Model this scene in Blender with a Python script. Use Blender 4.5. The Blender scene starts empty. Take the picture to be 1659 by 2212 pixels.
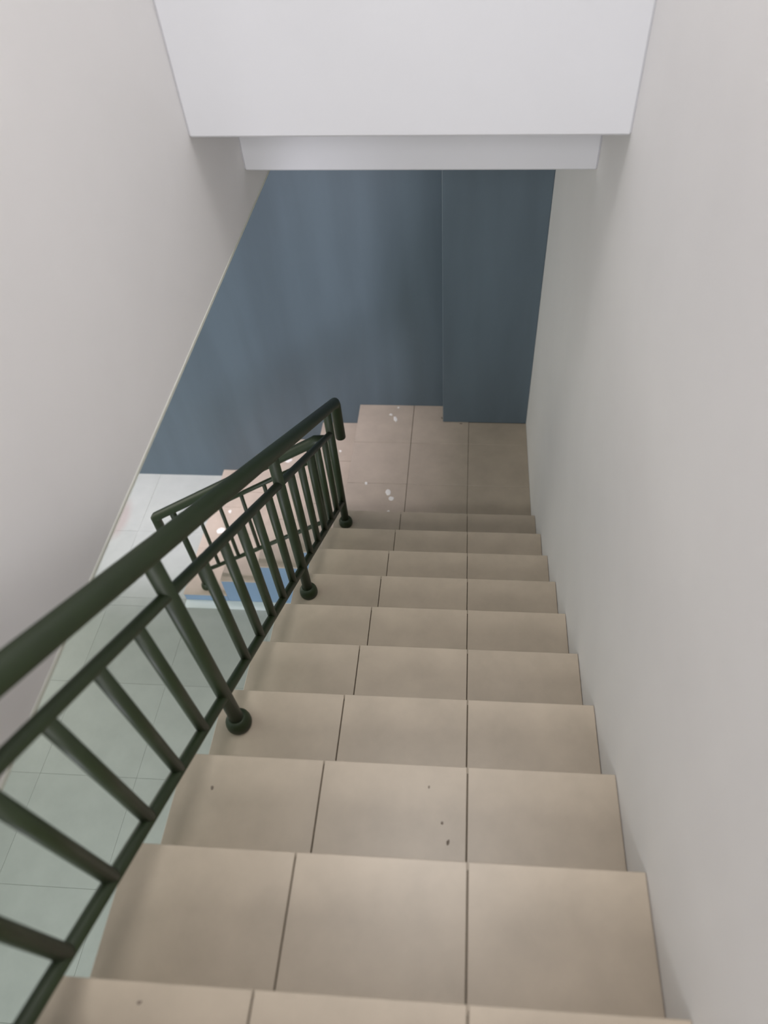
import bpy, bmesh, math, random
from mathutils import Vector, Matrix
random.seed(7)
S = bpy.context.scene
COL = S.collection

# ------------------------------------------------------------------ camera
CAM = (-0.0344, -2.6451, 3.4765)
PITCH, YAW, ROLL, FPX = 0.856046, 0.0937177, -0.0452635, 1512.57
PPX, PPY = 76.196, -51.622
fw = Vector((-math.sin(YAW)*math.cos(PITCH), math.cos(YAW)*math.cos(PITCH), -math.sin(PITCH)))
rt = Vector((math.cos(YAW), math.sin(YAW), 0))
up = rt.cross(fw)
rt2 = math.cos(ROLL)*rt + math.sin(ROLL)*up
up2 = -math.sin(ROLL)*rt + math.cos(ROLL)*up
cd = bpy.data.cameras.new('camera')
cam = bpy.data.objects.new('camera', cd); COL.objects.link(cam)
cam.matrix_world = Matrix(((rt2.x, up2.x, -fw.x, CAM[0]), (rt2.y, up2.y, -fw.y, CAM[1]),
                           (rt2.z, up2.z, -fw.z, CAM[2]), (0, 0, 0, 1)))
cd.sensor_fit = 'VERTICAL'; cd.sensor_height = 36; cd.sensor_width = 27
cd.lens = FPX/2212*36
cd.shift_x = -PPX/2212; cd.shift_y = PPY/2212
cd.clip_start = .02
cd.dof.use_dof = True; cd.dof.focus_distance = 2.9; cd.dof.aperture_fstop = 1.7
S.camera = cam

# ------------------------------------------------------------------ world, lights, exposure
w = bpy.data.worlds.new('world'); S.world = w; w.use_nodes = True
w.node_tree.nodes['Background'].inputs[0].default_value = (.80, .88, 1, 1)
w.node_tree.nodes['Background'].inputs[1].default_value = .35
S.view_settings.view_transform = 'Standard'; S.view_settings.look = 'None'
S.view_settings.gamma = 1; S.view_settings.use_curve_mapping = False
S.view_settings.exposure = 0.2

def area(name, loc, target, sx, sy, power, color, spread=180):
    l = bpy.data.lights.new(name, 'AREA'); l.shape = 'RECTANGLE'; l.size = sx; l.size_y = sy
    l.energy = power; l.color = color; l.spread = math.radians(spread)
    o = bpy.data.objects.new(name, l); COL.objects.link(o); o.location = loc
    o.rotation_euler = (Vector(target)-Vector(loc)).to_track_quat('-Z', 'Y').to_euler()
    return o
# added fill behind the camera, lighting the beams, walls and treads
area('upper_back_fill', (-.22, -5.35, 3.95), (-.22, 0, 2.3), 1.1, 2.2, 43, (.99, .985, 1), 110)
# unseen overhead fill, added to brighten the upper flight
area('upper_overhead_fill', (-.22, -1.25, 5.9), (-.22, -1.0, 0), .9, 1.0, 15.5, (1, .98, .97), 120)
# skylight over the stairwell beyond the left wall
area('stairwell_skylight', (-2.5, .78, 5.6), (-2.5, .76, 0), 3.1, .6, 17, (.92, .84, 1), 30)
# fill added under the hall ceiling to raise the hall's ambient light
area('hall_overhead_fill', (-2.6, -2.9, 2.15), (-2.6, -2.9, 0), 2.4, 4.0, 20, (.82, 1, .90))
# fill added at the hall's near end to brighten the blue wall
area('hall_front_fill', (-1.75, -5.4, 1.15), (-1.75, 1.0, .9), 1.3, 1.8, 31, (.90, .88, 1), 90)
# fill added far left in the hall for the landing and right wall
area('hall_left_fill', (-4.5, .3, .9), (-.5, .5, .6), 1.3, 1.8, 28, (1, .97, .84))

# ------------------------------------------------------------------ measures
H = 0.188145; RUN = .28; XL = -.80; XR = .404; XW = -.839
YREC = 1.158; YCOL = .988; FZ = -.83; YS = -.045
TT = .012; GAP = .003

# ------------------------------------------------------------------ materials
def mat(name, base, rough=.5, var=0, vscale=3, dark=None, bump=0, bscale=60, spec=.5, metallic=0):
    m = bpy.data.materials.new(name); m.use_nodes = True
    nt = m.node_tree; N = nt.nodes; L = nt.links; b = N['Principled BSDF']
    b.inputs['Base Color'].default_value = (*base, 1); b.inputs['Roughness'].default_value = rough
    b.inputs['Specular IOR Level'].default_value = spec; b.inputs['Metallic'].default_value = metallic
    geo = N.new('ShaderNodeNewGeometry')
    if var:
        n = N.new('ShaderNodeTexNoise'); n.inputs['Scale'].default_value = vscale
        n.inputs['Detail'].default_value = 5; n.inputs['Roughness'].default_value = .6
        L.new(geo.outputs['Position'], n.inputs['Vector'])
        r = N.new('ShaderNodeValToRGB'); r.color_ramp.elements[0].position = .32; r.color_ramp.elements[1].position = .68
        d = dark or tuple(c*(1-var) for c in base)
        r.color_ramp.elements[0].color = (*d, 1); r.color_ramp.elements[1].color = (*[min(1, c*(1+var*.5)) for c in base], 1)
        L.new(n.outputs['Fac'], r.inputs['Fac']); L.new(r.outputs['Color'], b.inputs['Base Color'])
    if bump:
        n2 = N.new('ShaderNodeTexNoise'); n2.inputs['Scale'].default_value = bscale; n2.inputs['Detail'].default_value = 3
        L.new(geo.outputs['Position'], n2.inputs['Vector'])
        bp = N.new('ShaderNodeBump'); bp.inputs['Strength'].default_value = bump; bp.inputs['Distance'].default_value = .002
        L.new(n2.outputs['Fac'], bp.inputs['Height']); L.new(bp.outputs['Normal'], b.inputs['Normal'])
    return m

def tile_mat(name, base, amount):
    """glazed ceramic: cloudy mottling plus a small value shift per tile"""
    m = mat(name, base, .34, amount, 7)
    nt = m.node_tree; N = nt.nodes; L = nt.links; b = N['Principled BSDF']
    src = b.inputs['Base Color'].links[0].from_socket
    oi = N.new('ShaderNodeObjectInfo'); mr = N.new('ShaderNodeMapRange')
    mr.inputs['To Min'].default_value = .965; mr.inputs['To Max'].default_value = 1.03
    L.new(oi.outputs['Random'], mr.inputs['Value'])
    mx = N.new('ShaderNodeMix'); mx.data_type = 'RGBA'; mx.blend_type = 'MULTIPLY'; mx.inputs['Factor'].default_value = 1
    L.new(src, mx.inputs['A']); L.new(mr.outputs['Result'], mx.inputs['B']); L.new(mx.outputs['Result'], b.inputs['Base Color'])
    return m

def brushed_paint(name, base, streak):
    """wall paint rolled on in tall faint strokes"""
    m = mat(name, base, .42, 0, bump=.25, bscale=45)
    nt = m.node_tree; N = nt.nodes; L = nt.links; b = N['Principled BSDF']
    geo = N.new('ShaderNodeNewGeometry'); mp = N.new('ShaderNodeMapping'); mp.inputs['Scale'].default_value = (5, 5, .7)
    n = N.new('ShaderNodeTexNoise'); n.inputs['Scale'].default_value = 1; n.inputs['Detail'].default_value = 4
    L.new(geo.outputs['Position'], mp.inputs['Vector']); L.new(mp.outputs['Vector'], n.inputs['Vector'])
    r = N.new('ShaderNodeValToRGB'); r.color_ramp.elements[0].position = .35; r.color_ramp.elements[1].position = .65
    r.color_ramp.elements[0].color = (*[c*(1-streak) for c in base], 1)
    r.color_ramp.elements[1].color = (*[c*(1+streak) for c in base], 1)
    L.new(n.outputs['Fac'], r.inputs['Fac']); L.new(r.outputs['Color'], b.inputs['Base Color'])
    return m

M = {
 'wall': mat('white_wall_paint', (.84, .825, .82), .75, .03, 1.6, bump=.12, bscale=35),
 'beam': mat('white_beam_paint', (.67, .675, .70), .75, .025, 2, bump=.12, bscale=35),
 'blue': brushed_paint('slate_blue_wall_paint', (.115, .156, .19), .08),
 'step_blue': brushed_paint('pale_blue_step_paint', (.22, .33, .46), .06),
 'tile': tile_mat('beige_ceramic_tile', (.49, .415, .325), .10),
 'hall_tile': tile_mat('pale_green_grey_hall_tile', (.40, .425, .38), .06),
 'strip': mat('white_border_strip', (.68, .74, .70), .4, .04, 5),
 'grout': mat('dark_brown_grout', (.085, .065, .045), .9, .2, 20),
 'pale_grout': mat('pale_green_grout', (.36, .38, .34), .9, .1, 20),
 'concrete': mat('grey_concrete', (.35, .34, .31), .9, .1, 8),
 'rail': mat('dark_green_enamel', (.016, .028, .0085), .5, .15, 9, spec=.45),
 'chip': mat('white_plaster_chip', (.82, .80, .74), .9, .06, 40),
 'speck': mat('dark_dirt_crumb', (.22, .18, .145), .9, .2, 60),
 'bead': mat('cream_corner_bead', (.68, .69, .61), .7, .05, 12),
 'frame': mat('white_window_frame', (.7, .7, .7), .5, .03, 5),
}

# grey-beige smear with a shape of its own on the hall floor
def smear(m):
    nt = m.node_tree; N = nt.nodes; L = nt.links; b = N['Principled BSDF']
    src = b.inputs['Base Color'].links[0].from_socket
    geo = N.new('ShaderNodeNewGeometry'); mp = N.new('ShaderNodeMapping')
    mp.vector_type = 'TEXTURE'; mp.inputs['Location'].default_value = (-2.76, .67, FZ); mp.inputs['Scale'].default_value = (.09, .22, 1)
    L.new(geo.outputs['Position'], mp.inputs['Vector'])
    ln = N.new('ShaderNodeVectorMath'); ln.operation = 'LENGTH'; L.new(mp.outputs['Vector'], ln.inputs[0])
    mr = N.new('ShaderNodeMapRange'); mr.inputs['From Min'].default_value = .6; mr.inputs['From Max'].default_value = 1.1
    mr.inputs['To Min'].default_value = .75; mr.inputs['To Max'].default_value = 0
    L.new(ln.outputs['Value'], mr.inputs['Value'])
    mx = N.new('ShaderNodeMix'); mx.data_type = 'RGBA'; L.new(mr.outputs['Result'], mx.inputs['Factor'])
    L.new(src, mx.inputs['A']); mx.inputs['B'].default_value = (.36, .31, .27, 1)
    L.new(mx.outputs['Result'], b.inputs['Base Color'])
smear(M['hall_tile'])

# ------------------------------------------------------------------ helpers
def add_box(bm, x0, x1, y0, y1, z0, z1, bev=0):
    vs = [bm.verts.new(p) for p in ((x0,y0,z0),(x1,y0,z0),(x1,y1,z0),(x0,y1,z0),(x0,y0,z1),(x1,y0,z1),(x1,y1,z1),(x0,y1,z1))]
    fs = [bm.faces.new([vs[i] for i in f]) for f in ((3,2,1,0),(4,5,6,7),(0,1,5,4),(1,2,6,5),(2,3,7,6),(3,0,4,7))]
    if bev:
        bmesh.ops.bevel(bm, geom=list({e for f in fs for e in f.edges}), offset=bev, segments=1, profile=.5, affect='EDGES')

def add_tube(bm, pts, r, n=20, cap=True, square=False):
    """swept tube with mitred bends"""
    pts = [Vector(p) for p in pts]; rings = []
    if square: n = 4
    d0 = (pts[1]-pts[0]).normalized()
    ref = Vector((1, 0, 0)) if abs(d0.x) < .5 else Vector((0, 1, 0))
    for i, p in enumerate(pts):
        a = (p-pts[i-1]).normalized() if i else (pts[1]-pts[0]).normalized()
        b = (pts[i+1]-p).normalized() if i < len(pts)-1 else a
        t = (a+b).normalized(); k = 1/max(.35, t.dot(a))
        u = (ref-t*ref.dot(t)).normalized(); v = t.cross(u)
        ring = []
        for j in range(n):
            an = 2*math.pi*(j+.5)/n
            ring.append(bm.verts.new(p + u*math.cos(an)*r + v*math.sin(an)*r*k))
        rings.append(ring)
    for A, B in zip(rings, rings[1:]):
        for j in range(n):
            f = bm.faces.new((A[j], A[(j+1) % n], B[(j+1) % n], B[j])); f.smooth = not square
    if cap:
        bm.faces.new(list(reversed(rings[0]))); bm.faces.new(rings[-1])

def add_lathe(bm, prof, c, n=24):
    rings = [[bm.verts.new((c[0]+r*math.cos(2*math.pi*j/n), c[1]+r*math.sin(2*math.pi*j/n), c[2]+z)) for j in range(n)] for r, z in prof]
    for A, B in zip(rings, rings[1:]):
        for j in range(n):
            bm.faces.new((A[j], A[(j+1) % n], B[(j+1) % n], B[j])).smooth = True
    bm.faces.new(list(reversed(rings[0]))); bm.faces.new(rings[-1])

def obj(name, bm, m, parent=None):
    me = bpy.data.meshes.new(name)
    bmesh.ops.recalc_face_normals(bm, faces=bm.faces)
    bm.to_mesh(me); bm.free(); me.materials.append(M[m])
    o = bpy.data.objects.new(name, me); COL.objects.link(o)
    if parent: o.parent = parent
    return o

def box(name, x0, x1, y0, y1, z0, z1, m, parent=None, bev=0, local=True):
    """box mesh with its origin at its own centre"""
    cx, cy, cz = (x0+x1)/2, (y0+y1)/2, (z0+z1)/2
    bm = bmesh.new(); add_box(bm, x0-cx, x1-cx, y0-cy, y1-cy, z0-cz, z1-cz, bev)
    o = obj(name, bm, m, parent); o.location = (cx, cy, cz)
    if parent:
        q = parent; off = Vector((0, 0, 0))
        while q: off += Vector(q.location); q = q.parent
        o.location = Vector(o.location)-off
    return o

def struct(o, label=None, cat=None):
    o['kind'] = 'structure'
    if label: o['label'] = label
    if cat: o['category'] = cat
    return o

def empty(name, loc, label, cat, group=None):
    o = bpy.data.objects.new(name, None); COL.objects.link(o); o.location = loc; o.empty_display_size = .1
    o['label'] = label; o['category'] = cat
    if group: o['group'] = group
    return o

# ------------------------------------------------------------------ walls, ceilings, beams
struct(box('wall_right', XR, XR+.15, -5.5, YREC+.2, FZ-.1, 6.05, 'wall'), 'smooth white plastered wall on the right of the stairs', 'wall')
wl = struct(box('wall_left', XW-.11, XW, -5.5, .30, 2.215, 6.05, 'wall'), 'white hanging wall left of the stairs, ending above the hall floor', 'wall')
struct(box('trim_1', XW-.112, XW+.002, -5.5, .30, 2.206, 2.215, 'bead'), 'pale cream bead along the bottom edge of the left wall', 'trim')
bm = bmesh.new()
add_box(bm, -4.6, XR+.15, YREC, YREC+.2, FZ-.1, 2.7)
struct(obj('wall_back', bm, 'blue'), 'slate blue painted wall behind the landing', 'wall')
struct(box('wall_back_upper', -4.6, XR+.15, YREC, YREC+.2, 2.7, 6.05, 'wall'), 'white upper part of the far wall above the blue paint', 'wall')
struct(box('trim_2', -.184, XR, YCOL, YREC, 0, 2.6, 'blue', bev=.004), 'shallow dark blue pilaster in the right corner of the landing', 'pilaster')
struct(box('trim_3', XW, XR, -.622, -.40, 2.639, 6.05, 'beam', bev=.006), 'deep white beam face crossing over the stairs, nearer of two', 'beam')
struct(box('trim_4', XW, XR, -.19, .02, 2.345, 3.4, 'beam', bev=.006), 'narrow white beam crossing over the stairs behind the deep one', 'beam')
# ceiling over the landing, and over the near part of the hall; the far left bay stays open to the skylight
struct(box('ceiling', -.56, XR, .02, YREC, 2.62, 2.80, 'wall'), 'white ceiling slab above the landing', 'ceiling')
struct(box('ceiling_strip', XW, XR, -.40, .02, 3.4, 3.5, 'wall'), 'white slab piece between the two beams', 'ceiling')
struct(box('ceiling_strip', XW, -.56, .02, .34, 2.62, 2.80, 'wall'), 'white slab piece behind the narrow beam', 'ceiling')
struct(box('ceiling_hall', -4.6, XW-.11, -5.5, .34, 2.205, 2.35, 'wall'), 'white ceiling slab over the lower hall', 'ceiling')
struct(box('wall_shaft', -.56, -.50, .34, YREC, 2.80, 6.05, 'wall'), 'white side of the skylight shaft', 'wall')
struct(box('wall_shaft_front', -4.6, -.56, .28, .34, 2.80, 6.05, 'wall'), 'white front of the skylight shaft', 'wall')
struct(box('ceiling_upper', -4.6, XR+.15, -5.7, YREC+.2, 6.05, 6.2, 'wall'), 'white ceiling high above the stairs', 'ceiling')
struct(box('wall_front_upper', XW-.11, XR+.15, -5.65, -5.5, 2.4, 6.05, 'wall'), 'white wall behind the upper floor', 'wall')
struct(box('wall_hall_left', -4.75, -4.6, -5.65, YREC+.2, FZ-.1, 6.05, 'wall'), 'white left wall of the lower hall', 'wall')
struct(box('wall_hall_front', -4.6, XL, -5.65, -5.5, FZ-.1, 2.35, 'wall'), 'white near wall of the lower hall', 'wall')

# ------------------------------------------------------------------ floors
fl = struct(box('floor', -4.6, -.78, -5.5, YREC, FZ-.12, FZ-.003, 'pale_grout'), 'pale green-grey tiled floor of the lower hall', 'floor')
def tile(x0, x1, y0, y1, z, parent, m='tile', t=TT, name='tile', g=GAP/2, bev=.0012, gy=.0009):
    return box(name, x0+g, x1-g, y0+gy, y1-gy, z-t, z, m, parent, bev)
xs = [-4.4, -3.775, -3.17, -2.565, -1.96, -1.355, -.80]
ys = [-5.5, -4.905, -4.305, -3.705, -3.105, -2.505, -1.905, -1.305, -.705, -.115]
for a, b in zip(xs, xs[1:]):
    for c, d in zip(ys, ys[1:]): tile(a, b, c, d, FZ, fl, 'hall_tile', .01, g=.0008, bev=0)
xs2 = [-4.4, -3.775, -3.17, -2.565, -2.005]
for a, b in zip(xs2, xs2[1:]):
    for c, d in ((YS, .555), (.555, YREC)): tile(a, b, c, d, FZ, fl, 'hall_tile', .01, g=.0008, bev=0)
for a, b in ((-4.4, -3.17), (-3.17, -2.005)): tile(a, b, -.115, YS, FZ, fl, 'hall_tile', .01, g=.0008, bev=0)
for a, b in ((-2.005, -1.4), (-1.4, -.80)):
    o = tile(a, b, -.115, YS, FZ+.001, fl, 'strip', .01, name='border_strip', g=.0006, bev=0)
    o['label'] = 'white border strip along the blue side of the lower steps'
struct(box('floor_upper', XL, XR, -5.5, -3.64, 2.45, 2.634, 'tile'), 'beige tiled floor at the top of the stairs', 'floor')
bm = bmesh.new()  # unseen blocker added under the flight to keep hall light off the right
q = [(-5.5, FZ-.1), (-.06, FZ-.1), (-.06, -.37), (-3.62, 2.04), (-5.5, 2.04)]
A = [bm.verts.new((XL+.035, y, z)) for y, z in q]; B = [bm.verts.new((XL+.085, y, z)) for y, z in q]
bm.faces.new(A); bm.faces.new(list(reversed(B)))
for i in range(5): bm.faces.new((A[i], B[i], B[(i+1) % 5], A[(i+1) % 5]))
struct(obj('under_stairs_light_block', bm, 'wall'), 'unseen panel under the upper flight, added to block hall light', 'wall')

# landing
ld = struct(box('floor_landing', XL+.012, XR, 0, YREC, -.16, -.0035, 'grout'), 'beige tiled landing between the two flights', 'floor')
tx = [XL, -.4, 0, XR]; ty = [0, .392, .772, YREC]
for i in range(3):
    for j in range(3):
        y1 = ty[j+1]
        if j == 2 and i == 2: y1 = YCOL+.002
        if j == 2 and i == 1:
            pass
        tile(tx[i], tx[i+1], ty[j], y1, 0, ld, g=.0017 if i != 2 else .001)

# ------------------------------------------------------------------ upper flight
st = empty('staircase', (-.2, 0, 0), 'upper flight of beige tiled steps going down to the landing', 'staircase')
NS = 13
for k in range(NS):
    yf = -k*RUN; yb = yf-RUN; z = (k+1)*H
    bm = bmesh.new()
    zb = z-H-.14 if k else -.15
    # core block, reaching down under the step as the waist slab does
    add_box(bm, XL+.012+.2, XR-.001+.2, yb, yf-.013, zb, z-.0035)
    s = obj('step', bm, 'grout', st)
    for i in range(3):
        x0, x1 = tx[i], tx[i+1]
        tile(x0, x1, yb-.004 if k < NS-1 else yb, yf+.004, z, s, g=.0017)          # tread, small overhang
        tile_r = box('riser_tile', x0+.0017, x1-.0017, yf-.0125, yf-.001, z-H+.001, z-TT-.001, 'tile', s, .001)
    side = box('side_face', XL, XL+.0118, yb+.001, yf-.014, zb, z-TT-.001, 'wall', s)
# waist slab below the treads
bm = bmesh.new()
pr = [(-.02, -.16), (-.30, -.02), (-3.62, 2.21), (-3.62, 2.05), (-.02, -.36)]
A = [bm.verts.new((XL+.03+.2, y, z)) for y, z in pr]; B = [bm.verts.new((XR-.002+.2, y, z)) for y, z in pr]
bm.faces.new(A); bm.faces.new(list(reversed(B)))
for i in range(5): bm.faces.new((A[i], B[i], B[(i+1) % 5], A[(i+1) % 5]))
obj('waist_slab', bm, 'concrete', st)

# ------------------------------------------------------------------ lower flight (descends to the left)
NX = [-.81, -1.10, -1.395, -1.69, -2.005]
sb = empty('staircase', (-1.4, .55, FZ), 'lower flight of beige steps with pale blue side, descending left from the landing', 'staircase')
for i in range(4):
    x1, x0 = NX[i], NX[i+1]; z = -(i+1)*H
    bm = bmesh.new(); add_box(bm, x0+.013+1.4, x1+1.4+(.01 if i == 0 else 0), YS+.012-.55, YREC-.552, FZ-FZ, z-.0035-FZ)
    s = obj('step', bm, 'grout', sb)
    yc = [YS-.003, .36, .76, YREC]
    for a, b in zip(yc, yc[1:]): tile(x0-.003, x1, a, b, z, s, g=.0012)
    for a, b in zip([YS+.013, .36, .76], yc[1:]):
        box('riser_tile', x0, x0+.012, a+.001, b-.001, (FZ if i == 3 else z-H)+.001, z-TT-.001, 'tile', s, .001)
    o = box('side_face', x0+.001, x1-.001, YS, YS+.0118, FZ+.001, z-TT-.001, 'step_blue', s)
    o['label'] = 'pale blue painted side face'
# side of the landing slab toward the hall, painted like the steps
box('side_face', XL+.002, XL+.0118, 0, YREC, -.16, -TT-.001, 'tile', ld)['label'] = 'beige riser face of the landing edge'
box('side_face', NX[0]+.001, XL+.019, YS, YS+.0118, FZ+.001, -.165, 'step_blue', ld)['label'] = 'pale blue painted face under the landing'

# ------------------------------------------------------------------ railings
def ball_foot(name, c, parent, r=.040):
    bm = bmesh.new()
    prof = [(r*.93, 0), (r, .010), (r, .020), (r*.96, .032), (r*.80, .046), (r*.60, .054)]
    add_lathe(bm, prof, c); return obj(name, bm, 'rail', parent)

# railing of the upper flight, in the plane x = RX
RX = -.722
r1 = empty('stair_railing', (RX, 0, 0), 'long dark green metal railing along the left of the upper flight', 'railing')
hz = lambda y: 1.043-.668*y
mz = lambda y: .876-.672*y
bz = lambda y: .322-.672*y
bm = bmesh.new()
add_tube(bm, [(0, -4.0, hz(-4.0)), (0, -1, hz(-1)), (0, .088, hz(.088)), (0, .098, hz(.098)-.012), (0, .102, .955), (0, .104, .715)], .0285, 24)
obj('handrail', bm, 'rail', r1)
PY = [-.10, -.945, -1.79, -2.635, -3.48]
bm = bmesh.new(); add_tube(bm, [(0, PY[-1], mz(PY[-1])), (0, PY[0], mz(PY[0]))], .0160, 16); obj('middle_rail', bm, 'rail', r1)
bm = bmesh.new(); add_tube(bm, [(0, PY[-1], bz(PY[-1])), (0, PY[0], bz(PY[0]))], .0160, 16); obj('bottom_rail', bm, 'rail', r1)
for j, y in enumerate(PY):
    k = int(math.floor(-y/RUN)); zt = (k+1)*H
    bm = bmesh.new(); add_tube(bm, [(0, y, zt+.004), (0, y, hz(y)-.012)], .0215, 20); p = obj('post', bm, 'rail', r1)
    ball_foot('post_foot', (0, y, zt+.0005), p)
for a, b in zip(PY, PY[1:]):
    for i in range(1, 6):
        y = a+(b-a)*i/6
        if abs(a+.945) < .01: y = (-1.08, -1.213, -1.345, -1.475, -1.61)[i-1]
        bm = bmesh.new(); add_tube(bm, [(0, y, bz(y)), (0, y, mz(y))], .0160, 14); obj('baluster', bm, 'rail', r1)

# railing of the lower flight, in the plane y = RY
RY = .02
r2 = empty('stair_railing', (-1.36, RY, 0), 'short dark green metal railing on the near side of the lower flight', 'railing')
X = lambda x: x+1.36
h2 = lambda x: .222+.635*(x+1.70)
m2 = lambda x: .434+.645*(x+1.156)
b2 = lambda x: -.194+.65*(x+1.267)
bm = bmesh.new()
add_tube(bm, [(X(-1.978), 0, -.19), (X(-1.976), 0, h2(-1.97)-.012), (X(-1.964), 0, h2(-1.964)), (X(-1.4), 0, h2(-1.4)),
              (X(-.865), 0, h2(-.865)), (X(-.845), 0, h2(-.845)+.002), (X(-.790), 0, h2(-.845)+.006)], .0305, 24)
obj('handrail', bm, 'rail', r2)
PX = [-.885, -1.85]
for f, nm in ((m2, 'middle_rail'), (b2, 'bottom_rail')):
    bm = bmesh.new(); add_tube(bm, [(X(PX[1]), 0, f(PX[1])), (X(PX[0]), 0, f(PX[0]))], .0140, 16); obj(nm, bm, 'rail', r2)
for x, zt in ((PX[0], -H), (PX[1], -4*H)):
    bm = bmesh.new(); add_tube(bm, [(X(x), 0, zt+.004), (X(x), 0, h2(x)-.012)], .0205, 20); p = obj('post', bm, 'rail', r2)
    ball_foot('post_foot', (X(x), 0, zt+.0005), p, .036)
for i in range(1, 6):
    x = PX[0]+(PX[1]-PX[0])*i/6
    bm = bmesh.new(); add_tube(bm, [(X(x), 0, b2(x)), (X(x), 0, m2(x))], .0120, 14); obj('baluster', bm, 'rail', r2)

# ------------------------------------------------------------------ plaster chips and crumbs
def chip(name, x, y, z, sx, sy, rot, label, cat, group, m='chip', t=.003, lobes=1):
    bm = bmesh.new(); n = 11; rnd = random.Random(int((x*31+y*17)*1000))
    R = [.72+.42*rnd.random() for _ in range(n)]
    lo, hi = [], []
    for j in range(n):
        a = 2*math.pi*j/n; wv = R[j]*(.62+.38*abs(math.cos(a)) if lobes == 2 else 1)
        px, py = sx*math.cos(a)*wv, sy*math.sin(a)*wv
        lo.append(bm.verts.new((px, py, .0003))); hi.append(bm.verts.new((px*.9, py*.9, t*(.7+.5*rnd.random()))))
    bm.faces.new(list(reversed(lo))); c = bm.verts.new((0, 0, t*1.25))
    for j in range(n):
        bm.faces.new((lo[j], lo[(j+1) % n], hi[(j+1) % n], hi[j])); bm.faces.new((hi[j], hi[(j+1) % n], c))
    o = obj(name, bm, m); o.location = (x, y, z); o.rotation_euler = (0, 0, rot)
    o['label'] = label; o['category'] = cat; o['group'] = group
G1 = 'white plaster chips fallen on the landing and lower steps'
L0 = 0.0
for a in [
 (-.520, .315, L0, .021, .026, .5, 'largest white plaster chip on the landing, near the bottom of the upper flight'),
 (-.492, .262, L0, .020, .017, -.4, 'white plaster chip touching the largest one on the landing'),
 (-.503, .150, L0, .011, .017, -.3, 'small white plaster chip on the landing nearest the upper steps'),
 (-.672, .388, L0, .010, .014, .3, 'small white plaster chip on the landing closest to the railing end post'),
 (-.527, 1.010, L0, .013, .032, .2, 'tall white plaster chip on the landing in front of the blue wall'),
 (-.565, 1.055, L0, .012, .014, .9, 'tiny white plaster chip left of the tall chip by the blue wall'),
 (-.515, 1.130, L0, .010, .010, .2, 'tiny white plaster chip at the foot of the blue wall'),
 (-.930, .856, -H, .010, .014, .2, 'small white chip on the top tread of the lower flight'),
 (-1.357, .926, -2*H, .032, .020, .3, 'white chip on the lower flight seen just under the upper handrail'),
 (-1.289, 1.082, -2*H, .010, .010, .0, 'tiny white chip on the lower flight beside the blue wall'),
 (-1.873, .527, -4*H, .042, .030, .8, 'large white chip on the lowest step, seen between the railings'),
 (-1.850, .715, -4*H, .014, .020, .2, 'small white chip farther back on the lowest step'),
 ]:
    chip('plaster_chip', *a[:6], a[6], 'chip', G1)
G2 = 'dark crumbs of dirt on the stair treads'
for a in [
 (-.438, -.199, H, .006, .008, .2, 'dark crumb beside the tile joint low on the upper flight'),
 (-.698, -2.047, 8*H, .005, .008, .4, 'dark crumb on the left tile of a middle tread near the railing'),
 (-.065, -2.105, 8*H, .004, .006, .1, 'small dark crumb right of centre on the same tread'),
 (-.048, -2.151, 8*H, .005, .011, -.3, 'long dark crumb beside the straight middle joint'),
 (-.104, -2.015, 8*H, .003, .006, -.3, 'faint dark crumb near the far edge of a middle tread'),
 (-.609, -2.549, 10*H, .006, .004, .3, 'dark crumb on the nearest tread at the left'),
 (-.055, .975, L0, .014, .007, .1, 'dark crumb at the foot of the blue pilaster'),
 (-.193, 1.03, L0, .008, .016, .1, 'dark dirt at the left corner of the blue pilaster'),
 ]:
    chip('dirt_crumb', *a[:3], a[3]*.8, a[4]*.75, a[5], a[6], 'dirt', G2, m='speck', t=.0015)
